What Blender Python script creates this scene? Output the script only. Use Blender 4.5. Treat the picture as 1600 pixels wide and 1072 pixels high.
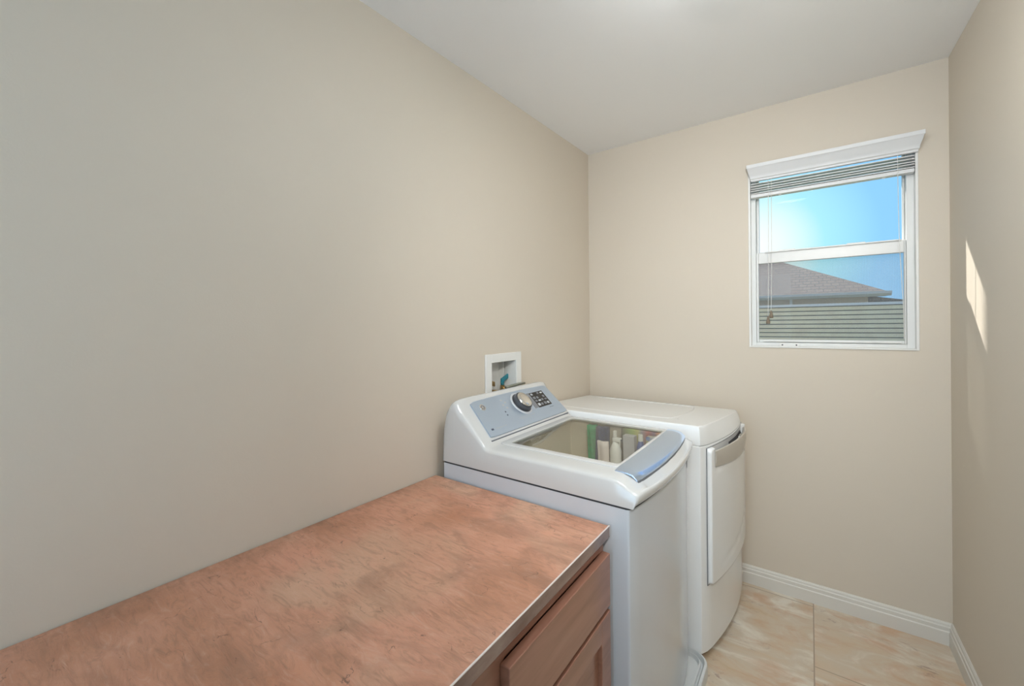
import bpy, bmesh, math, random
from mathutils import Vector, Matrix
random.seed(7)
sc = bpy.context.scene
for o in list(bpy.data.objects): bpy.data.objects.remove(o)
COL = sc.collection

# ------------------------------------------------------------------ camera
CAM = Vector((1.21371, -2.57853, 1.419905))
yaw, pit, rol = math.radians(35.8768), math.radians(-0.0657), math.radians(-0.5255)
fwd = Vector((-math.sin(yaw), math.cos(yaw), 0)); rgt = Vector((math.cos(yaw), math.sin(yaw), 0)); Z = Vector((0, 0, 1))
F = math.cos(pit)*fwd + math.sin(pit)*Z; U0 = -math.sin(pit)*fwd + math.cos(pit)*Z
R = math.cos(rol)*rgt + math.sin(rol)*U0; U = math.cos(rol)*U0 - math.sin(rol)*rgt
cd = bpy.data.cameras.new('camera'); cam = bpy.data.objects.new('camera', cd); COL.objects.link(cam)
M = Matrix(((R.x, U.x, -F.x, CAM.x), (R.y, U.y, -F.y, CAM.y), (R.z, U.z, -F.z, CAM.z), (0, 0, 0, 1)))
cam.matrix_world = M
cd.sensor_fit = 'HORIZONTAL'; cd.sensor_width = 36; cd.lens = 36*642.7405/1600
cd.shift_y = -27.108/1600; cd.clip_start = .02; cd.clip_end = 500
sc.camera = cam

# ------------------------------------------------------------------ world, sun, exposure
sc.view_settings.view_transform = 'Standard'; sc.view_settings.look = 'None'
sc.view_settings.gamma = 1; sc.view_settings.exposure = 0.08
sc.view_settings.use_curve_mapping = False
w = bpy.data.worlds.new('sky'); sc.world = w; w.use_nodes = True
nt = w.node_tree; nt.nodes.clear()
def wn(t, **k):
    n = nt.nodes.new(t)
    for a, b in k.items(): setattr(n, a, b)
    return n
out = wn('ShaderNodeOutputWorld'); bg = wn('ShaderNodeBackground')
tc = wn('ShaderNodeTexCoord'); nrm = wn('ShaderNodeVectorMath', operation='NORMALIZE')
nt.links.new(tc.outputs['Generated'], nrm.inputs[0])
dt = wn('ShaderNodeVectorMath', operation='DOT_PRODUCT')
g = Vector((-.095, 1.0, .155)).normalized(); dt.inputs[1].default_value = g
nt.links.new(nrm.outputs[0], dt.inputs[0])
cr = wn('ShaderNodeValToRGB'); e = cr.color_ramp
e.elements[0].position = 0.0; e.elements[0].color = (.30, .55, .95, 1)
e.elements[1].position = 1.0; e.elements[1].color = (1.0, 1.0, .98, 1)
for p_, c_ in ((.5, (.28, .60, .98)), (.80, (.31, .66, 1.0)), (.93, (.45, .88, .98)), (.975, (.80, 1.0, .96))):
    q = e.elements.new(p_); q.color = (*c_, 1)
mr = wn('ShaderNodeMapRange'); mr.inputs['From Min'].default_value = .90; mr.inputs['From Max'].default_value = 1.0
nt.links.new(dt.outputs['Value'], mr.inputs['Value']); nt.links.new(mr.outputs[0], cr.inputs[0])
nt.links.new(cr.outputs[0], bg.inputs[0]); bg.inputs[1].default_value = 1.0
nt.links.new(bg.outputs[0], out.inputs[0])

SUN_D = Vector((1, -1.93, -2.03)).normalized()
sl = bpy.data.lights.new('sun', 'SUN'); sl.energy = 9; sl.angle = math.radians(.6); sl.color = (1, .94, .86)
so = bpy.data.objects.new('sun', sl); COL.objects.link(so); so.rotation_euler = SUN_D.to_track_quat('-Z', 'Y').to_euler()
so.location = (-2, 5, 8)
FILL_LAMP = 36.0     # fill lamp added on the ceiling, out of view
DOOR_FILL = 3.0     # fill glow of the added door pane behind the camera
# fill light added near the right wall behind the camera, aimed at the appliances
SP, ST = Vector((1.50, -2.75, 2.151)), Vector((.62, 0.0, 1.05))
sp = bpy.data.lights.new('spot', 'SPOT'); sp.energy = 97; sp.spot_size = math.radians(84); sp.spot_blend = 1.0; sp.shadow_soft_size = .055; sp.color = (1, .985, .95)
spo = bpy.data.objects.new('spot', sp); COL.objects.link(spo); spo.location = SP; spo.rotation_euler = (ST-SP).to_track_quat('-Z', 'Y').to_euler()
SP2, ST2 = Vector((1.36, -2.75, 2.151)), Vector((1.10, -.55, 2.57))      # second added fill light, aimed along the ceiling
sp2 = bpy.data.lights.new('spot_up', 'SPOT'); sp2.energy = 38; sp2.spot_size = math.radians(70); sp2.spot_blend = 1.0; sp2.shadow_soft_size = .055; sp2.color = (.97, .98, 1.0)
spo2 = bpy.data.objects.new('spot_up', sp2); COL.objects.link(spo2); spo2.location = SP2; spo2.rotation_euler = (ST2-SP2).to_track_quat('-Z', 'Y').to_euler()

# ------------------------------------------------------------------ materials
def mat(name, col=(.8, .8, .8), rough=.5, metal=0, spec=None, coat=0, bump=None, vary=None, emit=None):
    m = bpy.data.materials.new(name); m.use_nodes = True
    t = m.node_tree; b = t.nodes['Principled BSDF']
    b.inputs['Base Color'].default_value = (*col, 1); b.inputs['Roughness'].default_value = rough
    b.inputs['Metallic'].default_value = metal
    if spec is not None: b.inputs['Specular IOR Level'].default_value = spec
    if coat: b.inputs['Coat Weight'].default_value = coat; b.inputs['Coat Roughness'].default_value = .08
    if emit: b.inputs['Emission Color'].default_value = (*emit[0], 1); b.inputs['Emission Strength'].default_value = emit[1]
    geo = t.nodes.new('ShaderNodeNewGeometry')
    # every material is procedural: a faint colour variation from noise
    n = t.nodes.new('ShaderNodeTexNoise'); s, amt = vary or (3.0, .02)
    n.inputs['Scale'].default_value = s; n.inputs['Detail'].default_value = 4
    t.links.new(geo.outputs['Position'], n.inputs['Vector'])
    mx = t.nodes.new('ShaderNodeMix'); mx.data_type = 'RGBA'
    mx.inputs['A'].default_value = (*[c*(1-amt) for c in col], 1); mx.inputs['B'].default_value = (*[min(1, c*(1+amt)) for c in col], 1)
    t.links.new(n.outputs['Fac'], mx.inputs['Factor']); t.links.new(mx.outputs['Result'], b.inputs['Base Color'])
    if bump:
        n2 = t.nodes.new('ShaderNodeTexNoise'); n2.inputs['Scale'].default_value = bump[0]; n2.inputs['Detail'].default_value = 3
        t.links.new(geo.outputs['Position'], n2.inputs['Vector'])
        bp = t.nodes.new('ShaderNodeBump'); bp.inputs['Strength'].default_value = bump[1]; bp.inputs['Distance'].default_value = bump[2]
        t.links.new(n2.outputs['Fac'], bp.inputs['Height']); t.links.new(bp.outputs['Normal'], b.inputs['Normal'])
    return m

class NT:
    """small helper around one material's node tree"""
    def __init__(s, m): s.t = m.node_tree; s.b = s.t.nodes['Principled BSDF']
    def n(s, typ, **k):
        x = s.t.nodes.new(typ)
        for a, b in k.items(): setattr(x, a, b)
        return x
    def put(s, sock, v):
        if hasattr(v, 'is_output'): s.t.links.new(v, sock)
        elif isinstance(v, (int, float)): sock.default_value = v
        else: sock.default_value = v
    def math(s, op, a, b=0.0, c=0.0):
        x = s.n('ShaderNodeMath', operation=op); s.put(x.inputs[0], a); s.put(x.inputs[1], b); s.put(x.inputs[2], c); return x.outputs[0]
    def noise(s, vec, scale, detail=4, rough=.5, dist=0.0):
        x = s.n('ShaderNodeTexNoise'); s.put(x.inputs['Vector'], vec)
        x.inputs['Scale'].default_value = scale; x.inputs['Detail'].default_value = detail
        x.inputs['Roughness'].default_value = rough; x.inputs['Distortion'].default_value = dist; return x.outputs['Fac']
    def ramp(s, fac, stops):
        x = s.n('ShaderNodeValToRGB'); s.put(x.inputs[0], fac); el = x.color_ramp.elements
        el[0].position = stops[0][0]; el[0].color = (*stops[0][1], 1); el[1].position = stops[-1][0]; el[1].color = (*stops[-1][1], 1)
        for p_, c_ in stops[1:-1]: q = el.new(p_); q.color = (*c_, 1)
        return x.outputs[0]
    def mix(s, f, a, b, mode='MIX'):
        x = s.n('ShaderNodeMix', data_type='RGBA', blend_type=mode)
        s.put(x.inputs['Factor'], f); s.put(x.inputs['A'], a); s.put(x.inputs['B'], b); return x.outputs['Result']
    def mapping(s, vec, scale=(1, 1, 1), rot=(0, 0, 0), loc=(0, 0, 0)):
        x = s.n('ShaderNodeMapping'); s.put(x.inputs['Vector'], vec); x.inputs['Scale'].default_value = scale
        x.inputs['Rotation'].default_value = rot; x.inputs['Location'].default_value = loc; return x.outputs[0]

W_PAINT = (.66, .585, .485)
M_wall = mat('wall_paint', W_PAINT, .62, bump=(220, .10, .002), vary=(1.3, .015))
M_wallwhite = mat('outside_wall_paint', (.55, .50, .42), .8)
M_ceil = mat('ceiling_paint', (.93, .92, .91), .8, bump=(140, .12, .002), vary=(2, .01))
M_trim = mat('white_trim_paint', (.80, .79, .76), .35)
M_base = mat('baseboard_paint', (.71, .68, .62), .4)
M_vinyl = mat('white_vinyl', (.76, .76, .74), .35)
M_valance = mat('valance_white', (.74, .74, .74), .4)
M_slat = mat('blind_slat_white', (.80, .78, .76), .45)
M_enamel = mat('white_enamel', (.64, .67, .71), .22, coat=.4)
M_plast = mat('white_gloss_plastic', (.63, .63, .62), .16, coat=.5)
M_dryer = mat('white_dryer_enamel', (.85, .86, .86), .24, coat=.4)
M_gap = mat('dark_gap', (.06, .06, .065), .7)
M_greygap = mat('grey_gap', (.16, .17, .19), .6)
M_silver = mat('silver_blue_trim', (.56, .68, .86), .20, metal=.85)
M_panel = mat('silver_console_film', (.47, .56, .68), .30, metal=.6)
M_chrome = mat('chrome', (.82, .81, .79), .10, metal=1)
M_dial = mat('dial_dark_ring', (.05, .05, .055), .35)
M_black = mat('display_black', (.02, .02, .022), .2)
M_dgrey = mat('display_grey', (.22, .23, .25), .35)
M_lgrey = mat('print_light_grey', (.55, .57, .60), .4)
M_print = mat('print_dark_blue', (.08, .10, .16), .5)
M_champ = mat('champagne_handle', (.56, .52, .46), .35, metal=.25)
M_brass = mat('brass', (.55, .40, .20), .3, metal=1)
M_teal = mat('teal_plastic', (.02, .20, .25), .4)
M_hose = mat('grey_braided_hose', (.25, .25, .20), .5, metal=.3, vary=(400, .3))
M_pan = mat('white_pan_plastic', (.70, .71, .70), .35)
M_cord = mat('blind_cord', (.75, .74, .70), .7)
M_tassel = mat('wood_tassel', (.22, .17, .12), .6)
M_cab = mat('cabinet_stain', (.33, .165, .105), .32, coat=.25, vary=(5, .12))
M_filldome = mat('fill_dome_glass', (.9, .9, .9), .4, emit=((.90, .98, 1.02), FILL_LAMP))
M_fillpane = mat('glowing_fill_pane', (.9, .9, .9), .4, emit=((.58, .92, 1.25), DOOR_FILL))
M_tub = mat('tub_reflection_beige', (.66, .60, .49), .5)  # beige stands in for the wall reflected in the lid glass
M_green = mat('reflected_green', (.01, .30, .12), .7, vary=(60, .4))  # this and the next four colour the imitated lid reflection
M_navy = mat('reflected_navy', (.015, .04, .13), .8, vary=(90, .9))
M_blue = mat('reflected_blue', (.03, .08, .30), .4, vary=(60, .4))
M_whitecl = mat('reflected_pale', (.80, .72, .70), .8, vary=(40, .12))
M_bottle = mat('reflected_white', (.88, .88, .85), .3)
M_grass = mat('outside_ground', (.16, .20, .09), .9, vary=(2, .3))

# textured materials -------------------------------------------------
def m_floor():
    m = mat('floor_tile', (.5, .4, .3), .34); h = NT(m)
    pos = h.n('ShaderNodeNewGeometry').outputs['Position']; sp = h.n('ShaderNodeSeparateXYZ'); h.put(sp.inputs[0], pos)
    xx = h.math('DIVIDE', h.math('SUBTRACT', sp.outputs[0], 1.22), .60); col = h.math('FLOOR', xx); fx = h.math('FRACT', h.math('ADD', xx, 100.0))
    odd = h.math('FLOORED_MODULO', col, 2.0)
    yy = h.math('DIVIDE', h.math('ADD', h.math('ADD', sp.outputs[1], .48), h.math('MULTIPLY', odd, .36)), .80)
    row = h.math('FLOOR', yy); fy = h.math('FRACT', h.math('ADD', yy, 100.0))
    dx = h.math('MULTIPLY', h.math('MINIMUM', fx, h.math('SUBTRACT', 1.0, fx)), .60)
    dy = h.math('MULTIPLY', h.math('MINIMUM', fy, h.math('SUBTRACT', 1.0, fy)), .80)
    d = h.math('MINIMUM', dx, dy)
    grout = h.math('LESS_THAN', d, .0022)
    cmb = h.n('ShaderNodeCombineXYZ'); h.put(cmb.inputs[0], h.math('MULTIPLY', col, 7.3)); h.put(cmb.inputs[1], h.math('MULTIPLY', row, 3.1)); h.put(cmb.inputs[2], h.math('MULTIPLY', row, 5.7))
    ad = h.n('ShaderNodeVectorMath', operation='ADD'); h.put(ad.inputs[0], pos); h.put(ad.inputs[1], cmb.outputs[0])
    v = ad.outputs[0]
    st = h.mapping(v, (2.2, 5.5, 1), (0, 0, .25))
    base = h.ramp(h.noise(st, 1.2, 6, .6, 1.2), [(.25, (.58, .43, .27)), (.40, (.66, .52, .37)), (.52, (.66, .56, .44)), (.64, (.80, .73, .62)), (.78, (.84, .80, .72))])
    blot = h.ramp(h.noise(h.mapping(v, (3, 6, 1), (0, 0, -.2), (4, 2, 0)), 1.5, 5, .65, .8), [(.50, (0, 0, 0)), (.68, (1, 1, 1))])
    c = h.mix(h.math('MULTIPLY', blot, .7), base, (.60, .35, .20, 1))
    vein = h.ramp(h.noise(h.mapping(v, (5, 12, 1), (0, 0, .2), (9, 1, 0)), 2.5, 8, .75, .6), [(.56, (0, 0, 0)), (.66, (1, 1, 1)), (.72, (0, 0, 0))])
    msk = h.ramp(h.noise(v, 2.7, 2), [(.5, (0, 0, 0)), (.6, (1, 1, 1))])
    c = h.mix(h.math('MULTIPLY', h.math('MULTIPLY', vein, msk), .75), c, (.26, .14, .12, 1))
    c = h.mix(h.math('MULTIPLY', h.noise(v, 60, 4, .7), .16), c, (.40, .30, .2, 1))
    c = h.mix(grout, c, (.38, .29, .21, 1))
    h.put(h.b.inputs['Base Color'], c)
    bp = h.n('ShaderNodeBump'); bp.inputs['Strength'].default_value = .3; bp.inputs['Distance'].default_value = .003
    hh = h.math('ADD', h.math('MULTIPLY', h.noise(st, 14, 4), .3), h.math('SUBTRACT', 1.0, grout))
    h.put(bp.inputs['Height'], hh); h.put(h.b.inputs['Normal'], bp.outputs[0])
    return m
M_floor = m_floor()

def m_counter():
    m = mat('trowelled_terracotta_top', (.5, .3, .2), .5); h = NT(m)
    pos = h.n('ShaderNodeNewGeometry').outputs['Position']
    big = h.noise(h.mapping(pos, (1, 1, 1), (0, 0, .5)), 2.6, 3, .5, .6)
    c = h.ramp(big, [(.30, (.52, .225, .125)), (.43, (.59, .28, .17)), (.53, (.66, .325, .21)), (.62, (.65, .36, .235)), (.75, (.72, .43, .29))])
    pk = h.ramp(h.noise(h.mapping(pos, (1, 1.3, 1), (0, 0, 1), (3, 5, 0)), 3.6, 3, .5, .4), [(.52, (0, 0, 0)), (.66, (1, 1, 1))])
    c = h.mix(h.math('MULTIPLY', pk, .45), c, (.76, .36, .24, 1))
    # darker brown trowelled patches
    dk = h.ramp(h.noise(h.mapping(pos, (1, 1.8, 1), (0, 0, -.5), (7, 1, 0)), 4.2, 5, .6, .8), [(.52, (0, 0, 0)), (.68, (1, 1, 1))])
    strk = h.noise(h.mapping(pos, (6, 26, 1), (0, 0, .55), (1, 1, 0)), 2.2, 7, .72, 1.4)
    c = h.mix(h.math('MULTIPLY', h.math('MULTIPLY', dk, strk), .95), c, (.27, .14, .085, 1))
    fine = h.ramp(strk, [(.36, (1, 1, 1)), (.50, (0, 0, 0))])
    c = h.mix(h.math('MULTIPLY', fine, .42), c, (.28, .15, .09, 1))
    hi = h.ramp(strk, [(.55, (0, 0, 0)), (.70, (1, 1, 1))]); c = h.mix(h.math('MULTIPLY', hi, .35), c, (.78, .52, .40, 1))
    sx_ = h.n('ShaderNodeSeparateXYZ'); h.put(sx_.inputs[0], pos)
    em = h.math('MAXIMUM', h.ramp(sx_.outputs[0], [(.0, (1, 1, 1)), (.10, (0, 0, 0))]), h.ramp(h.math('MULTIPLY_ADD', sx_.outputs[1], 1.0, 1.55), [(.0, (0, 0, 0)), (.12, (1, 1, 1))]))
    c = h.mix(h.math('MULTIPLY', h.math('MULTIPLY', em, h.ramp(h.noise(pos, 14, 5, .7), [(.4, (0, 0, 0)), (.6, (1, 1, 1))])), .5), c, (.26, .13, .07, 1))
    # thin dark scratches, only inside some areas
    vo = h.n('ShaderNodeTexVoronoi', feature='DISTANCE_TO_EDGE'); vo.inputs['Scale'].default_value = 5.5
    wv = h.n('ShaderNodeVectorMath', operation='ADD'); nz = h.n('ShaderNodeTexNoise'); nz.inputs['Scale'].default_value = 7; nz.inputs['Detail'].default_value = 6
    h.put(nz.inputs['Vector'], pos); sc_ = h.n('ShaderNodeVectorMath', operation='SCALE'); h.put(sc_.inputs[0], nz.outputs['Color']); sc_.inputs['Scale'].default_value = .35
    h.put(wv.inputs[0], h.mapping(pos, (1, 1.6, 1), (0, 0, .4))); h.put(wv.inputs[1], sc_.outputs[0]); h.put(vo.inputs['Vector'], wv.outputs[0])
    ln = h.math('LESS_THAN', vo.outputs['Distance'], .006)
    gate = h.ramp(h.noise(pos, 22, 4, .7), [(.55, (0, 0, 0)), (.60, (1, 1, 1))])
    c = h.mix(h.math('MULTIPLY', h.math('MULTIPLY', ln, gate), .6), c, (.13, .065, .04, 1))
    h.put(h.b.inputs['Base Color'], c)
    h.put(h.b.inputs['Roughness'], .48)
    bp = h.n('ShaderNodeBump'); bp.inputs['Strength'].default_value = .8; bp.inputs['Distance'].default_value = .006
    h.put(bp.inputs['Height'], h.math('SUBTRACT', h.math('ADD', strk, h.math('MULTIPLY', h.noise(pos, 120, 4), .15)), h.math('MULTIPLY', h.math('MULTIPLY', ln, gate), .5)))
    h.put(h.b.inputs['Normal'], bp.outputs[0])
    return m
M_counter = m_counter()

def m_edge():
    m = mat('counter_edge_band', (.26, .17, .15), .22, metal=.25, coat=.5); h = NT(m)
    pos = h.n('ShaderNodeNewGeometry').outputs['Position']
    n = h.noise(h.mapping(pos, (1, 5, 12)), 1.5, 5, .6)
    h.put(h.b.inputs['Base Color'], h.ramp(n, [(.3, (.20, .12, .10)), (.6, (.34, .24, .21)), (.8, (.45, .36, .33))]))
    return m
M_edge = m_edge()

def m_wood():
    m = mat('stained_wood', (.33, .16, .1), .3, coat=.35); h = NT(m)
    pos = h.n('ShaderNodeNewGeometry').outputs['Position']
    n = h.noise(h.mapping(pos, (12, 1.2, 14)), 2.0, 6, .6, .5)
    h.put(h.b.inputs['Base Color'], h.ramp(n, [(.3, (.26, .120, .078)), (.55, (.36, .175, .118)), (.8, (.42, .22, .155))]))
    return m
M_wood = m_wood()

def m_shingle():
    m = mat('roof_shingles', (.1, .09, .09), .9); h = NT(m)
    pos = h.n('ShaderNodeNewGeometry').outputs['Position']
    br = h.n('ShaderNodeTexBrick'); h.put(br.inputs['Vector'], h.mapping(pos, (1, 1, 1), (math.radians(90), 0, 0)))
    br.inputs['Scale'].default_value = 3; br.inputs['Color1'].default_value = (.19, .135, .10, 1); br.inputs['Color2'].default_value = (.24, .175, .13, 1)
    br.inputs['Mortar'].default_value = (.08, .07, .065, 1); br.inputs['Mortar Size'].default_value = .03; br.inputs['Row Height'].default_value = .25
    c = h.mix(h.math('MULTIPLY', h.noise(pos, 8, 6, .7), .4), br.outputs['Color'], (.25, .19, .15, 1))
    h.put(h.b.inputs['Base Color'], c); return m
M_shingle = m_shingle()
M_gutter = mat('gutter_white', (.75, .75, .75), .4)
M_stucco = mat('stucco_tan', (.62, .50, .38), .9, bump=(60, .3, .01))
M_fence = mat('weathered_fence_board', (.97, .74, .50), .85, vary=(6, .25))

def m_glass(name, refl=.08, tint=(.97, .99, 1), k=.9):
    m = bpy.data.materials.new(name); m.use_nodes = True; t = m.node_tree; t.nodes.clear()
    o = t.nodes.new('ShaderNodeOutputMaterial'); a = t.nodes.new('ShaderNodeBsdfTransparent'); a.inputs[0].default_value = (*tint, 1)
    g_ = t.nodes.new('ShaderNodeBsdfGlossy'); g_.inputs['Roughness'].default_value = .01
    mx = t.nodes.new('ShaderNodeMixShader'); fr = t.nodes.new('ShaderNodeFresnel'); fr.inputs[0].default_value = 1.5
    mm = t.nodes.new('ShaderNodeMath'); mm.operation = 'MULTIPLY_ADD'; mm.inputs[1].default_value = k; mm.inputs[2].default_value = refl; mm.use_clamp = True
    ge = t.nodes.new('ShaderNodeNewGeometry'); fb = t.nodes.new('ShaderNodeMath'); fb.operation = 'SUBTRACT'; fb.inputs[0].default_value = 1.0
    t.links.new(ge.outputs['Backfacing'], fb.inputs[1]); m3 = t.nodes.new('ShaderNodeMath'); m3.operation = 'MULTIPLY'
    t.links.new(fr.outputs[0], mm.inputs[0]); t.links.new(mm.outputs[0], m3.inputs[0]); t.links.new(fb.outputs[0], m3.inputs[1]); t.links.new(m3.outputs[0], mx.inputs[0])
    t.links.new(a.outputs[0], mx.inputs[1]); t.links.new(g_.outputs[0], mx.inputs[2]); t.links.new(mx.outputs[0], o.inputs[0])
    return m
M_glass = m_glass('window_glass', 0.0, k=.12)
M_lidglass = m_glass('lid_glass', .07, (.93, .93, .90))

def m_screen():
    m = bpy.data.materials.new('insect_screen'); m.use_nodes = True; t = m.node_tree; t.nodes.clear()
    o = t.nodes.new('ShaderNodeOutputMaterial'); a = t.nodes.new('ShaderNodeBsdfTransparent')
    d = t.nodes.new('ShaderNodeBsdfDiffuse'); d.inputs[0].default_value = (.45, .45, .45, 1)
    gm = t.nodes.new('ShaderNodeNewGeometry'); wv = t.nodes.new('ShaderNodeTexWave'); wv.inputs['Scale'].default_value = 55; wv.bands_direction = 'X'
    t.links.new(gm.outputs['Position'], wv.inputs['Vector'])
    mr_ = t.nodes.new('ShaderNodeMapRange'); mr_.inputs['To Min'].default_value = .0; mr_.inputs['To Max'].default_value = .07
    lw = t.nodes.new('ShaderNodeLayerWeight'); lw.inputs[0].default_value = .5; mu = t.nodes.new('ShaderNodeMath'); mu.operation = 'MULTIPLY_ADD'; mu.inputs[1].default_value = 1.6; mu.inputs[2].default_value = .16; ad2 = t.nodes.new('ShaderNodeMath'); ad2.use_clamp = True
    t.links.new(lw.outputs['Facing'], mu.inputs[0]); t.links.new(mu.outputs[0], ad2.inputs[0]); t.links.new(mr_.outputs[0], ad2.inputs[1])
    mx = t.nodes.new('ShaderNodeMixShader'); t.links.new(wv.outputs['Fac'], mr_.inputs[0]); t.links.new(ad2.outputs[0], mx.inputs[0])
    t.links.new(a.outputs[0], mx.inputs[1]); t.links.new(d.outputs[0], mx.inputs[2]); t.links.new(mx.outputs[0], o.inputs[0])
    return m
M_screen = m_screen()

# ------------------------------------------------------------------ mesh helpers
def obj(name, bm, m, parent=None, smooth=False, bevel=0, seg=2, weld=False):
    if weld: bmesh.ops.remove_doubles(bm, verts=bm.verts, dist=1e-6)
    bmesh.ops.recalc_face_normals(bm, faces=bm.faces)
    me = bpy.data.meshes.new(name); bm.to_mesh(me); bm.free()
    me.materials.append(m)
    o = bpy.data.objects.new(name, me); COL.objects.link(o)
    if parent: set_parent(o, parent)
    if smooth:
        for f in me.polygons: f.use_smooth = True
    if bevel:
        b = o.modifiers.new('bevel', 'BEVEL'); b.width = bevel; b.segments = seg; b.limit_method = 'ANGLE'; b.angle_limit = math.radians(40)
        if not smooth:
            for f in me.polygons: f.use_smooth = True
        wnm = o.modifiers.new('wn', 'WEIGHTED_NORMAL'); wnm.keep_sharp = True
    return o
def set_parent(o, p):
    # meshes are built in world coordinates; only the Empty at a thing's base carries an offset
    o.parent = p
    if p.type == 'EMPTY': o.matrix_parent_inverse = Matrix.Translation(p.location).inverted()
def thing(name, label, cat, loc, group=None):
    o = bpy.data.objects.new(name, None); COL.objects.link(o); o.location = loc; o.empty_display_size = .1
    o['label'] = label; o['category'] = cat
    if group: o['group'] = group
    return o
def tag(o, label, cat, group=None):
    o['label'] = label; o['category'] = cat
    if group: o['group'] = group
    return o
def struct(o): o['kind'] = 'structure'; return o
def add_box(bm, lo, hi):
    x0, y0, z0 = lo; x1, y1, z1 = hi
    v = [bm.verts.new(p) for p in ((x0, y0, z0), (x1, y0, z0), (x1, y1, z0), (x0, y1, z0), (x0, y0, z1), (x1, y0, z1), (x1, y1, z1), (x0, y1, z1))]
    for f in ((0, 3, 2, 1), (4, 5, 6, 7), (0, 1, 5, 4), (1, 2, 6, 5), (2, 3, 7, 6), (3, 0, 4, 7)): bm.faces.new([v[i] for i in f])
    return v
def boxes(*bs):
    bm = bmesh.new()
    for lo, hi in bs: add_box(bm, lo, hi)
    return bm
def add_prism(bm, pts, axis, a, b):
    """closed polygon pts (two other coordinates in xyz order) swept along axis from a to b"""
    def mk(p, t):
        q = list(p); q.insert('xyz'.index(axis), t); return q
    A = [bm.verts.new(mk(p, a)) for p in pts]; B = [bm.verts.new(mk(p, b)) for p in pts]
    n = len(pts)
    for i in range(n): bm.faces.new((A[i], A[(i+1) % n], B[(i+1) % n], B[i]))
    bm.faces.new(A[::-1]); bm.faces.new(B)
def prism(pts, axis, a, b):
    bm = bmesh.new(); add_prism(bm, pts, axis, a, b); return bm
def add_loft(bm, rings, cap0=True, cap1=True, closed=True):
    V = [[bm.verts.new(p) for p in r] for r in rings]; n = len(rings[0])
    for a, b in zip(V, V[1:]):
        for i in range(n if closed else n-1): bm.faces.new((a[i], a[(i+1) % n], b[(i+1) % n], b[i]))
    if cap0: bm.faces.new(V[0][::-1])
    if cap1: bm.faces.new(V[-1])
    return V
def add_tube(bm, pts, r, n=10, radii=None):
    pts = [Vector(p) for p in pts]; rings = []
    up = None
    for i, p in enumerate(pts):
        d = (pts[min(i+1, len(pts)-1)] - pts[max(i-1, 0)]).normalized()
        if up is None or abs(d.dot(up)) > .98: up = Vector((0, 0, 1)) if abs(d.z) < .9 else Vector((1, 0, 0))
        a = d.cross(up).normalized(); b = d.cross(a).normalized(); up = b.cross(d).normalized() if False else up
        rr = radii[i] if radii else r
        rings.append([p + rr*(math.cos(2*math.pi*k/n)*a + math.sin(2*math.pi*k/n)*b) for k in range(n)])
    add_loft(bm, rings)
def tube(pts, r, n=10, radii=None):
    bm = bmesh.new(); add_tube(bm, pts, r, n, radii); return bm
def cyl(c, ax, r0, r1, h, n=32):
    c = Vector(c); ax = Vector(ax).normalized(); return tube([c, c+ax*h], 0, n, [r0, r1])
def smoothpath(pts, k=6):
    P = [Vector(p) for p in pts]; o = []
    for i in range(len(P)-1):
        p0, p1, p2, p3 = P[max(i-1, 0)], P[i], P[i+1], P[min(i+2, len(P)-1)]
        for j in range(k):
            t = j/k; o.append(.5*((2*p1)+(p2-p0)*t+(2*p0-5*p1+4*p2-p3)*t*t+(3*p1-p0-3*p2+p3)*t**3))
    o.append(P[-1]); return o
def text_mesh(name, body, size, m, parent, origin, xa, ya, extrude=.0004, font_bold=False):
    cu = bpy.data.curves.new(name, 'FONT'); cu.body = body; cu.size = size; cu.extrude = extrude
    tmp = bpy.data.objects.new(name+'_tmp', cu); COL.objects.link(tmp)
    bpy.context.view_layer.update()
    me = bpy.data.meshes.new_from_object(tmp.evaluated_get(bpy.context.evaluated_depsgraph_get()))
    bpy.data.objects.remove(tmp)
    xa = Vector(xa).normalized(); ya = Vector(ya).normalized(); za = xa.cross(ya)
    o0 = Vector(origin)
    for v in me.vertices: v.co = o0 + xa*v.co.x + ya*v.co.y + za*v.co.z
    me.materials.clear(); me.materials.append(m)
    o = bpy.data.objects.new(name, me); COL.objects.link(o)
    set_parent(o, parent)
    return o

# ------------------------------------------------------------------ room shell
RW = 1.713; H = 2.572; YF = -3.75; T = .12
CS = .031                                   # the ceiling falls slightly towards the camera
def zc(y): return H + CS*y
def wall_with_hole(name, axis, a0, a1, hole, face, thick, m):
    """axis 'x': wall across x at y=face..face+thick; axis 'y': wall along y at x=face..face+thick. hole=(h0,h1,z0,z1)"""
    bm = bmesh.new(); h0, h1, z0, z1 = hole
    top = H+.1
    for (p0, p1, q0, q1) in ((a0, h0, 0, top), (h1, a1, 0, top), (h0, h1, 0, z0), (h0, h1, z1, top)):
        lo, hi = sorted((face, face+thick))
        if axis == 'x': add_box(bm, (p0, lo, q0), (p1, hi, q1))
        else: add_box(bm, (lo, p0, q0), (hi, p1, q1))
    return struct(obj(name, bm, m))
# window opening
WX0, WX1, WZ0, WZ1 = .947, 1.615, 1.288, 2.25
wall_with_hole('wall_back', 'x', 0, RW, (WX0, WX1, WZ0, WZ1), 0, T, M_wall)
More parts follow.
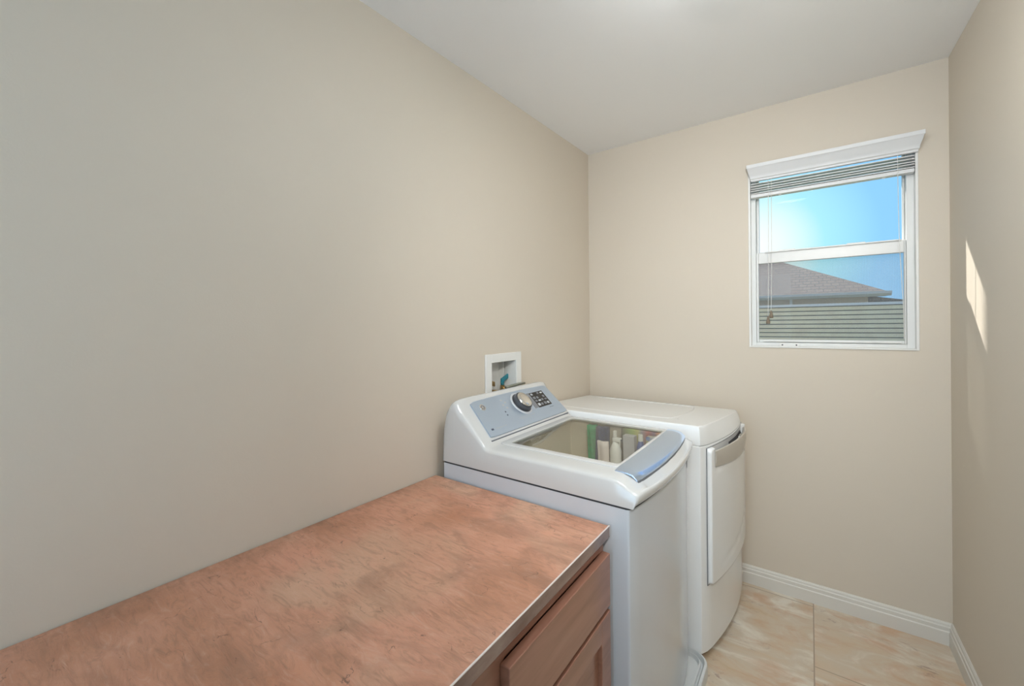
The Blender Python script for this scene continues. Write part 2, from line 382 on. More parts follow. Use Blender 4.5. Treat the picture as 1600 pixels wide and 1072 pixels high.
# utility box opening in the left wall
BY0, BY1, BZ0, BZ1 = -1.080, -.876, 1.02, 1.247
wl = wall_with_hole('wall_left', 'y', YF, T, (BY0, BY1, BZ0, BZ1), 0, -T, M_wall)
for v in wl.data.vertices:                    # the left wall runs out of square by a few millimetres
    if v.co.y < -1.2: v.co.x += .0063*v.co.y + .0
struct(obj('wall_right', boxes(((RW, YF, 0), (RW+T, T, H+.1))), M_wall))
wall_with_hole('wall_front', 'x', 0-.03, RW, (.12, 1.12, 0.001, 2.15), YF-T, T, M_wall)
bm = bmesh.new(); add_prism(bm, [(YF-T, zc(YF-T)), (T, zc(T)), (T, H+.3), (YF-T, H+.3)], 'x', -T, RW+T)
struct(obj('ceiling', bm, M_ceil))
struct(obj('floor', boxes(((-T, YF-T, -.1), (RW+T, T, 0))), M_floor))
# door added unseen behind the camera: white frame round a glowing fill pane
DX0, DX1 = .12, 1.12
d = struct(obj('added_door', boxes(((DX0+.005, YF-.06, .005), (DX0+.10, YF-.02, 2.145)), ((DX1-.10, YF-.06, .005), (DX1-.005, YF-.02, 2.145)), ((DX0+.10, YF-.06, .005), (DX1-.10, YF-.02, .15)), ((DX0+.10, YF-.06, 2.05), (DX1-.10, YF-.02, 2.145))), M_trim, bevel=.003))
obj('glass_pane', boxes(((DX0+.10, YF-.045, .15), (DX1-.10, YF-.035, 2.05))), M_fillpane, d)
obj('handle', tube([(DX1-.05, YF-.02, .98), (DX1-.05, YF+.03, .98), (DX1-.15, YF+.03, .98)], .01), M_chrome, d, smooth=True)

def base_profile(d=.014, h=.097):            # (depth from wall, height)
    return [(0, 0), (d, 0), (d, h*.60), (d*.80, h*.64), (d*.80, h*.80), (d*.55, h*.84), (d*.50, h*.93), (d*.25, h), (0, h)]
struct(obj('baseboard_back', prism([(-a, b) for a, b in base_profile()], 'x', 0, RW), M_base))
struct(obj('baseboard_right', prism([(RW-a, b) for a, b in base_profile()], 'y', YF, -.0), M_base))

# ------------------------------------------------------------------ window
win = thing('window_1', 'white vinyl single hung window in the back wall', 'window', (1.281, 0, 1.288)); del win['label'], win['category']; struct(win)
bm = bmesh.new()   # liner of the reveal, standing a hair proud of the wall
J = .010
add_box(bm, (WX0, -.004, WZ0), (WX0+J, .118, WZ1)); add_box(bm, (WX1-J, -.004, WZ0), (WX1, .118, WZ1))
add_box(bm, (WX0+J, -.006, WZ0), (WX1-J, .118, WZ0+.008)); add_box(bm, (WX0+J, -.004, WZ1-.01), (WX1-J, .118, WZ1))
obj('window_liner', bm, M_trim, win, bevel=.0015)
bm = bmesh.new()   # main vinyl frame
fy0, fy1 = .030, .105
add_box(bm, (WX0+J, fy0, WZ0+.008), (WX0+J+.022, fy1, WZ1-.01)); add_box(bm, (WX1-J-.026, fy0, WZ0+.008), (WX1-J, fy1, WZ1-.01))
add_box(bm, (WX0+J+.022, fy0, WZ0+.008), (WX1-J-.026, fy1, WZ0+.026)); add_box(bm, (WX0+J+.022, fy0, 2.238), (WX1-J-.026, fy1, WZ1-.01))
obj('window_frame', bm, M_vinyl, win, bevel=.002)
def sash(x0, x1, z0, z1, gx0, gx1, gz0, gz1, y0, y1, name):
    bm = bmesh.new()
    add_box(bm, (x0, y0, z0), (gx0, y1, z1)); add_box(bm, (gx1, y0, z0), (x1, y1, z1))
    add_box(bm, (gx0, y0, z0), (gx1, y1, gz0)); add_box(bm, (gx0, y0, gz1), (gx1, y1, z1))
    s = obj(name, bm, M_vinyl, win, bevel=.0025)
    yc = (y0+y1)/2
    obj('glass_pane', boxes(((gx0-.004, yc-.003, gz0-.004), (gx1+.004, yc+.003, gz1+.004))), M_glass, s)
    return s
low = sash(.9795, 1.5785, 1.3145, 1.800, .990, 1.572, 1.330, 1.742, .036, .060, 'lower_sash')
upp = sash(.9795, 1.5785, 1.775, 2.2375, .992, 1.571, 1.806, 2.230, .066, .090, 'upper_sash')
obj('insect_screen', boxes(((.980, .094, 1.316), (1.578, .095, 1.790))), M_screen, win)
# sash lock on the meeting rail, tilt latches, lift lip with its two screws
obj('sash_lip', boxes(((1.02, .024, 1.797), (1.56, .040, 1.803))), M_vinyl, low, bevel=.001)
for xc in (1.12, 1.40):
    obj('tilt_latch', boxes(((xc-.035, .030, 1.801), (xc+.035, .050, 1.808))), M_trim, low, bevel=.002)
obj('lift_rail', boxes(((1.01, .026, 1.318), (1.56, .0365, 1.325))), M_trim, low, bevel=.002)
lt = obj('sill_latch', prism([(1.085, 1.294), (1.165, 1.294), (1.175, 1.306), (1.160, 1.314), (1.095, 1.314), (1.080, 1.306)], 'y', .016, .030), M_trim, win, bevel=.002)
for xc in (1.097, 1.158): obj('screw', cyl((xc, .0165, 1.303), (0, -1, 0), .004, .003, .002, 12), M_gap, lt)

# ------------------------------------------------------------------ blind with crown valance
bl = thing('window_blind', 'white horizontal blind raised under a crown valance, over the window', 'blind', (1.285, 0, 2.17))
vp = [(-.001, 2.181), (-.018, 2.181), (-.020, 2.190), (-.026, 2.194), (-.028, 2.204), (-.034, 2.214), (-.044, 2.228), (-.050, 2.240), (-.056, 2.244), (-.056, 2.262), (-.001, 2.262)]
bm = bmesh.new()
vx0, vx1 = .944, 1.632
# the crown flares outwards at both ends: loft rings with x following the depth
rings = []
for s_ in (0, 1):
    rings.append([((vx0+.018 + (y+.018)*.45) if s_ == 0 else (vx1-.018 - (y+.018)*.45), y, z) for y, z in vp])
add_loft(bm, rings)
obj('valance', bm, M_valance, bl, bevel=.0008)
obj('headrail', boxes(((.962, -.010, 2.208), (1.600, .018, 2.240))), M_slat, bl, bevel=.002)
slats = []
for k in range(5):
    z = 2.118 + k*.0128
    yy0, yy1 = -.012, .024
    pr = [(yy0 + (yy1-yy0)*i/6, z + .0035*math.sin(math.pi*i/6) + .0015*math.sin(k*2.1)) for i in range(7)]
    pts = pr + [(a, b-.0034) for a, b in pr[::-1]]
    obj('slat', prism(pts, 'x', .960, 1.602), M_slat, bl, smooth=False)
obj('bottom_rail', boxes(((.960, -.013, 2.094), (1.602, .024, 2.112))), M_valance, bl, bevel=.003)
for xc, zb in ((1.093, 2.10), (1.50, 2.10)):
    obj('ladder_button', cyl((xc, .004, 2.094), (0, 0, -1), .007, .005, .004, 12), M_trim, bl)
# lift cords on the left with wooden tassels, a long cord on the right
for k, (x0, x1, zb) in enumerate(((1.041, 1.036, 1.455), (1.055, 1.050, 1.485))):
    c_ = obj('lift_cord', tube(smoothpath([(x0, -.016, 2.185), (x0, -.0165, 1.9), (x0-.001, -.017, 1.7), (x1, -.017, zb)]), .0012, 6), M_cord, bl, smooth=True)
    zt = zb
    obj('tassel', tube([(x1, -.017, zt), (x1, -.017, zt-.008), (x1, -.017, zt-.030), (x1, -.017, zt-.040)], 0, 12, [.0025, .0045, .0095, .0085]), M_tassel, c_, smooth=True)
obj('tilt_cord', tube(smoothpath([(1.545, -.016, 2.185), (1.546, -.017, 2.0), (1.549, -.017, 1.79), (1.556, -.017, 1.60), (1.561, -.017, 1.47), (1.562, -.016, 1.34)]), .0013, 6), M_cord, bl, smooth=True)

# ------------------------------------------------------------------ base cabinet and countertop
CT, CE = .825, .793                          # top and underside of the counter
CY1, CY0 = -1.430, -3.35
cab = thing('base_cabinet', 'reddish brown stained base cabinet under the terracotta countertop', 'cabinet', (.36, -2.4, 0))
bm = bmesh.new()
add_box(bm, (.004, CY0, .10), (.690, CY1-.004, CE-.001)); add_box(bm, (.004, CY0, 0), (.63, CY1-.004, .10))
obj('body', bm, M_wood, cab, bevel=.001)
FX = .713
bm = bmesh.new()   # face frame
ys = [CY1-.004, CY1-.03, -1.925, -2.085, -2.545, -2.635, -3.095, -3.35]
for a, b in ((0, 1), (2, 3), (4, 5), (6, 7)): add_box(bm, (.690, ys[b], .10), (FX, ys[a], CE-.001))
for z0, z1 in ((.10, .15), (.575, .61), (.752, CE-.001)): add_box(bm, (.690, CY0, z0), (FX-.0006, ys[0]-.001, z1))
obj('face_frame', bm, M_wood, cab, bevel=.001)
fronts = [(-1.938, -1.440), (-2.56, -2.07), (-3.11, -2.62)]
for y0, y1 in fronts:
    obj('drawer_front', boxes(((FX, y0, .600), (.737, y1, .751))), M_wood, cab, bevel=.0025)
    dr = obj('door', boxes(((FX, y0, .125), (.737, y0+.062, .586)), ((FX, y1-.062, .125), (.737, y1, .586)), ((FX, y0+.06, .125), (.7368, y1-.06, .187)), ((FX, y0+.06, .522), (.7368, y1-.06, .586))), M_wood, cab, bevel=.0025)
    obj('door_panel', boxes(((FX, y0+.058, .183), (.724, y1-.058, .526))), M_wood, dr, bevel=.001)
ct = thing('countertop', 'terracotta trowelled countertop running along the left wall', 'countertop', (.36, -2.4, CE))
bm = bmesh.new()
add_prism(bm, [(.0008, CY1), (.728, CY1), (.728, CY0), (-.018, CY0)], 'z', CE, CT)
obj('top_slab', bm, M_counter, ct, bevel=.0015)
obj('front_edge_band', boxes(((.728, CY0, CE-.001), (.7315, CY1, CT+.0002))), M_edge, ct, bevel=.0012)

obj('edge_highlight', boxes(((.7285, CY0, CT-.0008), (.7322, CY1, CT+.0012))), mat('painted_edge_highlight', (.80, .72, .68), .2, coat=.5), ct, bevel=.0004)  # pale strip paints the highlight along the counter's top edge
# ------------------------------------------------------------------ washing machine
WY0, WY1 = -1.421, -.737; WC = (WY0+WY1)/2; WHW = (WY1-WY0)/2
def bulge(y, a=.030): t = (y-WC)/WHW; return a*(1-t*t)
wash = thing('washing_machine', 'white top load washing machine with silver console, beside the counter', 'washing machine', (.43, WC, 0))
def plan(x0, x1, inset, z, n=24, r=.012, a=.030):
    y0, y1 = WY0+inset, WY1-inset; P = [(x0, y0, z)]
    P.append((x1-r, y0, z)); P.append((x1-r*.3, y0+r*.25, z))
    for i in range(1, n): y = y0+(y1-y0)*i/n; P.append((x1+bulge(y, a), y, z))
    P.append((x1-r*.3, y1-r*.25, z)); P.append((x1-r, y1, z)); P.append((x0, y1, z)); return P
bm = bmesh.new(); add_loft(bm, [plan(.035, .790, .002, .03), plan(.035, .790, .002, .8795)], cap1=False)
obj('cabinet_body', bm, M_enamel, wash, bevel=.002)
bm = bmesh.new(); add_loft(bm, [plan(.037, .786, .005, .870), plan(.037, .786, .005, .890)], cap0=False, cap1=False)
obj('seam_shade_strip', bm, M_gap, wash)  # dark strip paints the shade inside the seam
for fx_, fy_ in ((.09, WY0+.06), (.73, WY0+.06), (.09, WY1-.06), (.73, WY1-.06)): obj('levelling_foot', tube([(fx_, fy_, .0125), (fx_, fy_, .03)], .02, 12), M_gap, wash)

# top cover: one lofted shell from back to front following a side profile
PROF = [(.034, .884), (.034, .95), (.040, 1.04), (.052, 1.095), (.070, 1.122), (.086, 1.130), (.097, 1.127), (.105, 1.113), (.118, 1.0957), (.145, 1.070), (.175, 1.0417),
        (.205, 1.0135), (.228, .992), (.238, .980), (.246, .972), (.262, .968), (.285, .967), (.40, .967), (.55, .967), (.715, .966), (.735, .9645), (.752, .960), (.768, .953), (.783, .944),
        (.796, .937), (.805, .932), (.811, .932), (.8145, .924), (.814, .912), (.808, .899), (.7925, .886)]
NOSE = {}
def sgn(v): return -1 if v < 0 else 1
ts = []
N = 15
for i in range(N+1):
    a = math.pi/2*(i/N); ts.append(math.sin(a)**.55)
ts = sorted(set([round(-t, 6) for t in ts] + [round(t, 6) for t in ts]))
ylid0, ylid1 = -1.310, -.802
tl0, tl1 = (ylid0-WC)/WHW, (ylid1-WC)/WHW
ts = [t for t in ts if abs(t-tl0) > .02 and abs(t-tl1) > .02] + [tl0, tl1]
ts = sorted(ts + [-.972, -.94, .94, .972])
def gfun(t, n=16): return max(0.0, 1-abs(t)**n)**(1/n)
def cover_pt(k, t):
    x, z = PROF[k]; g_ = gfun(t)
    zz = .886 + (z-.886)*g_
    wgt = min(1, max(0, (x-.62)/.15)); b = .030*(1-t*t) if abs(t) <= 1 else 0
    if k == len(PROF)-1: zz = z
    if .79 < x < .81 and z > .92 and -.80 < t < .90:      # finger hollow under the lid handle
        zz -= .018*min(1, (t+.80)*8, (.90-t)*8)
    # overhang of the nose shrinks towards the two corners
    if x > .7925: x = .7925 + (x-.7925)*(.35+.65*g_)
    if k >= 27: wgt = 1
    return (x + wgt*b, WC + t*WHW, zz)
bm = bmesh.new()
V = [[bm.verts.new(cover_pt(k, t)) for t in ts] for k in range(len(PROF))]
ig = [i for i, p in enumerate(PROF) if p[0] == .285][0]; ih = [i for i, p in enumerate(PROF) if p[0] == .715][0]
j0 = ts.index(tl0); j1 = ts.index(tl1)
for k in range(len(PROF)-1):
    for j in range(len(ts)-1):
        if ig <= k < ih and j0 <= j < j1: continue
        bm.faces.new((V[k][j], V[k][j+1], V[k+1][j+1], V[k+1][j]))
cover = obj('top_cover', bm, M_plast, wash, smooth=True)

# tub well under the lid glass, its beige imitating the reflected wall
bm = bmesh.new(); zt0, zt1 = .70, .962
x0, x1, y0, y1 = .262, .735, -1.335, -.775
v = add_box(bm, (x0, y0, zt0), (x1, y1, zt1))
bmesh.ops.delete(bm, geom=[f for f in bm.faces if all(abs(q.co.z-zt1) < 1e-6 for q in f.verts)], context='FACES_ONLY')
obj('tub', bm, M_tub, wash)
# lid: frame ring + glass
bm = bmesh.new()
def ring_rect(x0, x1, y0, y1, z, r=.02, n=5):
    P = []
    for cx, cy, a0 in ((x1-r, y1-r, 0), (x0+r, y1-r, 90), (x0+r, y0+r, 180), (x1-r, y0+r, 270)):
        for i in range(n+1): a = math.radians(a0+90*i/n); P.append((cx+r*math.cos(a), cy+r*math.sin(a), z))
    return P
o_ = (.247, .728, -1.338, -.774); i_ = (.285, .713, -1.309, -.803)
add_loft(bm, [ring_rect(*i_, .962, .014), ring_rect(*o_, .962, .022), ring_rect(*o_, .9690, .022), ring_rect(o_[0]+.004, o_[1]-.004, o_[2]+.004, o_[3]-.004, .9715, .02), ring_rect(i_[0]-.003, i_[1]+.003, i_[2]-.003, i_[3]+.003, .9715, .016), ring_rect(*i_, .9695, .014), ring_rect(*i_, .962, .014)], cap0=False, cap1=False)
lid = obj('lid', bm, M_plast, wash, smooth=False, bevel=.0008, weld=True)
bm = bmesh.new(); add_loft(bm, [ring_rect(i_[0]-.001, i_[1]+.001, i_[2]-.001, i_[3]+.001, z, .014) for z in (.9655, .9700)])
obj('lid_glass', bm, M_lidglass, lid)
# lid handle trim: curved silver strip with a drooping front lip
bm = bmesh.new(); rows = []
ny = 24; ty0, ty1 = -1.362, -.757
tp = [(.720, .9722), (.738, .9722), (.754, .9708), (.768, .9675), (.778, .9625), (.785, .9565), (.788, .9525)]
for i in range(ny+1):
    y = ty0+(ty1-ty0)*i/ny; s = (y-WC)/WHW; r_ = []
    e_ = min(1.0, (1-abs(2*i/ny-1))*12)          # ends close down onto the cover
    dz = -.004*(1-e_)
    for k, (x, z) in enumerate(tp): r_.append((x + (.028*(1-s*s))*min(1, (x-.70)/.08) - (.004*(1-e_) if k > 3 else 0), y, z+dz))
    for k, (x, z) in reversed(list(enumerate(tp))): r_.append((x + (.028*(1-s*s))*min(1, (x-.70)/.08) - .002 - (.004*(1-e_) if k > 3 else 0), y, z-.0042+dz))
    rows.append(r_)
add_loft(bm, rows); obj('lid_handle', bm, M_silver, lid, smooth=True, bevel=.0008)
# grey strip painting the shadow gap under the handle
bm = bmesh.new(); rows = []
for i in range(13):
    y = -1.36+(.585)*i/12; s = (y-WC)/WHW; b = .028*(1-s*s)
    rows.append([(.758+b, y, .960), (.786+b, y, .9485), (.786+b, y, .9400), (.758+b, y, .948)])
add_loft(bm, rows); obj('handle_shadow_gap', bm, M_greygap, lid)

# console film panel following the sloped face
pn = Vector((-.68728, 0, -.72639)); pn = -pn; pdir = Vector((.13, 0, -.123)).normalized()
def pan(s, y, off=0.0): return Vector((.105, y, 1.1135)) + pdir*s + pn*(off)
bm = bmesh.new(); top_, bot_ = [], []
ycL0, ycL1 = -1.352, -.772
ns = 26
poly = []
for i in range(ns+1):       # upper edge, gently arched
    t = i/ns; y = ycL0+.004+(ycL1-ycL0-.008)*t; poly.append((.006*(2*t-1)**2 + (.006 if i in (0, ns) else 0), y))
for i in range(ns+1):
    t = 1-i/ns; y = ycL0-.010+(ycL1-ycL0+.020)*t; poly.append((.176 - (.004 if i in (0, ns) else 0), y))
A = [bm.verts.new(pan(s, y, .0020)) for s, y in poly]; B = [bm.verts.new(pan(s, y, -.004)) for s, y in poly]
n_ = len(poly)
for i in range(n_): bm.faces.new((A[i], A[(i+1) % n_], B[(i+1) % n_], B[i]))
bm.faces.new(A)
con = obj('control_panel', bm, M_panel, wash)
obj('panel_gap', boxes(((.2335, -1.366, .978), (.2385, -.760, .9835))), M_greygap, wash)
# knob
kc = pan(.070, -1.052, .002)
knob = obj('dial', tube([kc, kc+pn*.003, kc+pn*.004, kc+pn*.024, kc+pn*.027], 0, 48, [.056, .056, .047, .044, .041]), M_dial, con, smooth=False)
bm = bmesh.new()
for k in range(44):
    a = 2*math.pi*k/44; dv = pdir*math.cos(a)+Vector((0, 1, 0))*math.sin(a)
    c0 = kc+dv*.0455+pn*.005; add_tube(bm, [c0, c0+pn*.018-dv*.002], .0012, 5)
obj('dial_ridges', bm, M_dgrey, knob)
obj('dial_base_ring', tube([kc+pn*.0001, kc+pn*.0035], 0, 48, [.060, .056]), M_lgrey, con, smooth=False)
obj('dial_cap', tube([kc+pn*.027, kc+pn*.030, kc+pn*.0335, kc+pn*.035], 0, 48, [.040, .038, .026, .012]), M_chrome, knob, smooth=True)
# display block and buttons
def slab(s0, s1, y0, y1, h0, h1):
    bm = bmesh.new(); P = [pan(s0, y0, h0), pan(s1, y0-.0, h0), pan(s1, y1, h0), pan(s0, y1, h0)]; Q = [p+pn*(h1-h0) for p in P]
    a = [bm.verts.new(p) for p in P]; b = [bm.verts.new(p) for p in Q]
    for i in range(4): bm.faces.new((a[i], a[(i+1) % 4], b[(i+1) % 4], b[i]))
    bm.faces.new(a[::-1]); bm.faces.new(b); return bm
obj('display_side_strip', slab(.029, .115, -.982, -.952, .002, .0032), M_dgrey, con)
disp = obj('display', slab(.031, .117, -.952, -.838, .002, .0032), M_black, con)
random.seed(3)
for r_ in range(4):
    for c_ in range(4):
        s0 = .036+r_*.0195; y0 = -.947+c_*.0265
        if (r_, c_) in ((1, 2), (0, 1)): continue
        obj('button', slab(s0+.002*(c_ % 2), s0+.010+.004*(r_ % 2), y0+.002, y0+.017+.003*((r_+c_) % 2), .0032, .0045), M_dgrey if (r_+c_) % 3 else M_lgrey, disp)
obj('display_edge_line', slab(.026, .120, -.990, -.986, .002, .0028), M_lgrey, con)
# round logo badge with a script monogram
lc = pan(.041, -1.298, .002)
lg = obj('logo_badge', tube([lc, lc+pn*.0014], 0, 32, [.0155, .0150]), M_chrome, con)
bm = bmesh.new(); pts = []
for i in range(36):
    a = i/35*2*math.pi*1.7; r_ = .011-.0052*i/35
    pts.append(lc+pn*.0022+pdir*(r_*math.cos(a))+Vector((0, 1, 0))*(r_*math.sin(a)))
add_tube(bm, pts, .0010, 5); obj('monogram', bm, M_dgrey, lg)
def line_txt(s0, y0, y1, hgt, m, nm='printed_text', step=.006):
    bm = bmesh.new(); y = y0; k = 0
    while y < y1:
        wd = step*(.45+.35*((k*7) % 3)/2); P = [pan(s0, y, .0021), pan(s0+hgt, y, .0021), pan(s0+hgt, y+wd, .0021), pan(s0, y+wd, .0021)]
        bm.faces.new([bm.verts.new(p) for p in P]); y += step; k += 1
    obj(nm, bm, m, con)
line_txt(.145, -1.310, -1.235, .0025, M_lgrey); obj('start_mark', slab(.142, .150, -1.335, -1.322, .002, .0026), M_print, con)
line_txt(.135, -1.135, -1.02, .003, M_lgrey); line_txt(.143, -1.125, -1.05, .002, M_lgrey)
line_txt(.128, -.875, -.835, .003, M_print, step=.005)
for s_, y_ in ((.0885, -1.188), (.1055, -1.190)): obj('indicator_dot', slab(s_-.003, s_+.003, y_-.004, y_+.003, .002, .0026), M_print, con)
for s_, y_ in ((.030, -1.165), (.045, -1.150), (.055, -1.172), (.072, -1.160)): obj('indicator_dot', slab(s_-.004, s_+.004, y_-.006, y_+.006, .002, .0024), M_lgrey, con)
# small dark hinge plug left of the lid, slot on the front face
obj('hinge_plug', tube([(.232, -1.385, .966), (.232, -1.385, .9745)], .0045, 12), M_greygap, wash)
sx = .790+bulge(-.775)+.0008
obj('front_slot', boxes(((sx-.006, -.777, .822), (sx+.0004, -.770, .872))), M_greygap, wash)

# ------------------------------------------------------------------ things added in the tub to imitate the reflection in the lid glass
def drape(name, x0, x1, y0, y1, z0, z1, m, label, cat, amp=.012, wav=5, lean=0, phase=0, thick=.01, group=None):
    bm = bmesh.new(); nx, nz = 18, 8; rows = []
    for j in range(nz+1):
        fz = j/nz; z = z0+(z1-z0)*fz; fr, bk = [], []
        for i in range(nx+1):
            fx = i/nx; x = x0+(x1-x0)*fx + lean*(1-fz)
            off = amp*math.sin(fx*wav*math.pi+phase+1.5*fz)
            y = y0+(y1-y0)*fx+off; fr.append((x, y, z)); bk.append((x, y+thick, z))
        rows.append(fr+bk[::-1])
    add_loft(bm, rows); o = obj(name, bm, m, None, smooth=True); tag(o, label, cat, group); return o

GRP = 'stand-ins for the lid reflection in the washer tub'
drape('green_reflection', .372, .408, -.832, -.826, .702, .952, M_green, 'bright green cloth shape added under the lid glass, leftmost stand-in for its reflection', 'cloth', amp=.004, wav=2, lean=.010, thick=.035)
drape('navy_reflection', .424, .478, -.850, -.838, .702, .955, M_navy, 'navy blue shape added in the washer for the lid reflection, right of the green one', 'garment', amp=.008, wav=3, lean=-.006, thick=.035)
ck = drape('pale_reflection', .440, .488, -.872, -.866, .702, .900, M_whitecl, 'white cloth shape added in the washer for the lid reflection, in front of the navy one', 'cloth', amp=.005, wav=2, lean=.012, thick=.012)
# bottle shape with trigger head, part of the imitated reflection
bt = thing('bottle_reflection', 'white spray bottle shape added in the washer, standing for one reflected in the lid', 'bottle', (.520, -.850, .702))
obj('bottle_body', tube([(.520, -.850, z) for z in (.702, .706, .80, .84, .865, .885, .905)], 0, 20, [.020, .026, .026, .024, .026, .020, .010]), M_bottle, bt, smooth=True)
obj('trigger_head', boxes(((.508, -.862, .905), (.545, -.840, .922)), ((.511, -.860, .922), (.524, -.842, .952)), ((.536, -.856, .885), (.542, -.846, .906))), M_bottle, bt, bevel=.003)
obj('nozzle', tube([(.545, -.851, .913), (.552, -.851, .913)], .005, 10), M_gap, bt)
tag(obj('grey_reflection', prism([(.556, .702), (.612, .702), (.602, .937), (.552, .937)], 'y', -.850, -.815), mat('reflected_grey', (.50, .50, .53), .6), bevel=.002), 'pale grey box added in the washer for the lid reflection, right of the spray bottle shape', 'box')
bb = thing('blue_reflection', 'small blue bottle shape added in the washer for the lid reflection, right of the grey box', 'bottle', (.632, -.855, .702))
obj('bottle_body', tube([(.632, -.855, z) for z in (.702, .706, .90, .925)], 0, 18, [.013, .016, .016, .009]), M_blue, bb, smooth=True)
obj('cap', tube([(.632, -.855, .925), (.632, -.855, .952)], .010, 14), M_bottle, bb)
def m_pack():
    m = mat('reflected_print', (.5, .5, .4), .4); h = NT(m)
    pos = h.n('ShaderNodeNewGeometry').outputs['Position']
    vo = h.n('ShaderNodeTexVoronoi'); vo.inputs['Scale'].default_value = 45; h.put(vo.inputs['Vector'], pos)
    sp_ = h.n('ShaderNodeSeparateColor'); h.put(sp_.inputs[0], vo.outputs['Color'])
    h.put(h.b.inputs['Base Color'], h.ramp(sp_.outputs[0], [(.1, (.52, .50, .34)), (.35, (.14, .24, .12)), (.5, (.55, .52, .40)), (.7, (.03, .16, .45)), (.9, (.50, .20, .06))])); return m
M_pack = m_pack()
tag(obj('carton_reflection', boxes(((.652, -.850, .702), (.706, -.815, .944))), M_pack, bevel=.002), 'multicoloured carton shape added in the washer for the lid reflection, rightmost behind the lid handle', 'carton')
def m_stripe():
    m = mat('reflected_stripes', (.5, .3, .2), .4); h = NT(m)
    pos = h.n('ShaderNodeNewGeometry').outputs['Position']; sp_ = h.n('ShaderNodeSeparateXYZ'); h.put(sp_.inputs[0], pos)
    f = h.math('MULTIPLY_ADD', sp_.outputs[0], 1/.18, -.53/.18)
    x = h.ramp(f, [(.0, (.08, .07, .06)), (.25, (.30, .42, .12)), (.42, (.50, .48, .16)), (.5, (.30, .30, .34)), (.66, (.42, .08, .07)), (.8, (.12, .07, .16)), (.92, (.60, .24, .06))])
    h.put(h.b.inputs['Base Color'], x); return m
tag(obj('striped_reflection', boxes(((.530, -.810, .702), (.708, -.790, .957))), m_stripe(), bevel=.004), 'block striped green, yellow, red and orange, added for the lid reflection behind the bottle shapes', 'bag')
# ------------------------------------------------------------------ drain pan under the washer
pan_ = thing('drain_pan', 'low white plastic drain pan on the floor under the washer', 'drain pan', (.45, WC, 0))
def rr(x0, x1, y0, y1, z, r, n=8): return ring_rect(x0, x1, y0, y1, z, r, n)
bm = bmesh.new()
px0, px1, py0, py1 = .030, .874, -1.4285, -.7300
def pr(dx, dy, z, r): return rr(px0+.001, px1-dx, py0+dy, py1-dy, z, r)
add_loft(bm, [pr(0, 0, 0.0, .07), pr(0, 0, .042, .07), pr(.003, .001, .047, .068), pr(.012, .002, .0475, .062), pr(.017, .003, .042, .058), pr(.019, .003, .024, .056),
              pr(.026, .0035, .022, .050), pr(.030, .0035, .030, .048), pr(.036, .004, .030, .044), pr(.040, .0045, .011, .042)])
obj('pan_tray', bm, M_pan, pan_, smooth=False, bevel=.001)

# ------------------------------------------------------------------ dryer
DY0, DY1 = -.728, -.055; DL = DY1-DY0
def dfx(s): return .850+.060*s+.140*s*(1-s)
def dtx(s): return .848+.052*s+.030*s*(1-s)
dry = thing('clothes_dryer', 'white front load clothes dryer against the back wall, behind the washer', 'dryer', (.45, (DY0+DY1)/2, 0))
XB = .012
def dplan(fx, z, inset=0.0, n=22, zf=None, r=.010):
    P = [(XB+inset, DY0+inset, z if zf is None else z+zf(0))]
    for i in range(n+1):
        s = i/n; y = DY0+inset+(DL-2*inset)*s
        x = fx(s)-inset - (r if i in (0, n) else (r*.2 if i in (1, n-1) else 0))
        P.append((x, y, z if zf is None else z+zf(s)))
    P.append((XB+inset, DY1-inset, z if zf is None else z+zf(1))); return P
bm = bmesh.new(); add_loft(bm, [dplan(dfx, .035), dplan(dfx, .895, zf=lambda s: .008*(1-s))])
obj('cabinet_body', bm, M_dryer, dry, bevel=.003)
bm = bmesh.new(); add_loft(bm, [dplan(dfx, .0, .035), dplan(dfx, .035, .035)])
obj('base_plinth', bm, M_gap, dry)
til = lambda k: (lambda s: k*(1-s))
bm = bmesh.new()
add_loft(bm, [dplan(dfx, .894, .006, zf=til(.008)), dplan(dfx, .899, .006, zf=til(.008)), dplan(dfx, .899, .001, zf=til(.008)), dplan(lambda s: dfx(s)*.7+dtx(s)*.3, .915, 0, zf=til(.016)), dplan(lambda s: dfx(s)*.3+dtx(s)*.7, .932, 0, zf=til(.028)),
              dplan(dtx, .943, .001, zf=til(.036)), dplan(dtx, .948, .004, zf=til(.038)), dplan(dtx, .950, .010, zf=til(.038))])
obj('top_cover', bm, M_dryer, dry, bevel=.0015)
# raised lines of the top panel
bm = bmesh.new()
zt = lambda y: .950+.038*(1-(y-DY0)/DL)
P = []
for (x, y) in ((.10, -.62), (.60, -.62), (.70, -.54), (.70, -.18), (.60, -.12), (.10, -.12)):
    P.append(Vector((x, y, zt(y)+.0002)))
add_tube(bm, smoothpath(P, 5), .0016, 6); obj('top_panel_line', bm, M_dryer, dry, smooth=True)
obj('vent_plug', tube([(.72, -.60, zt(-.60)-.001), (.72, -.60, zt(-.60)+.0006)], .003, 10), M_greygap, dry)
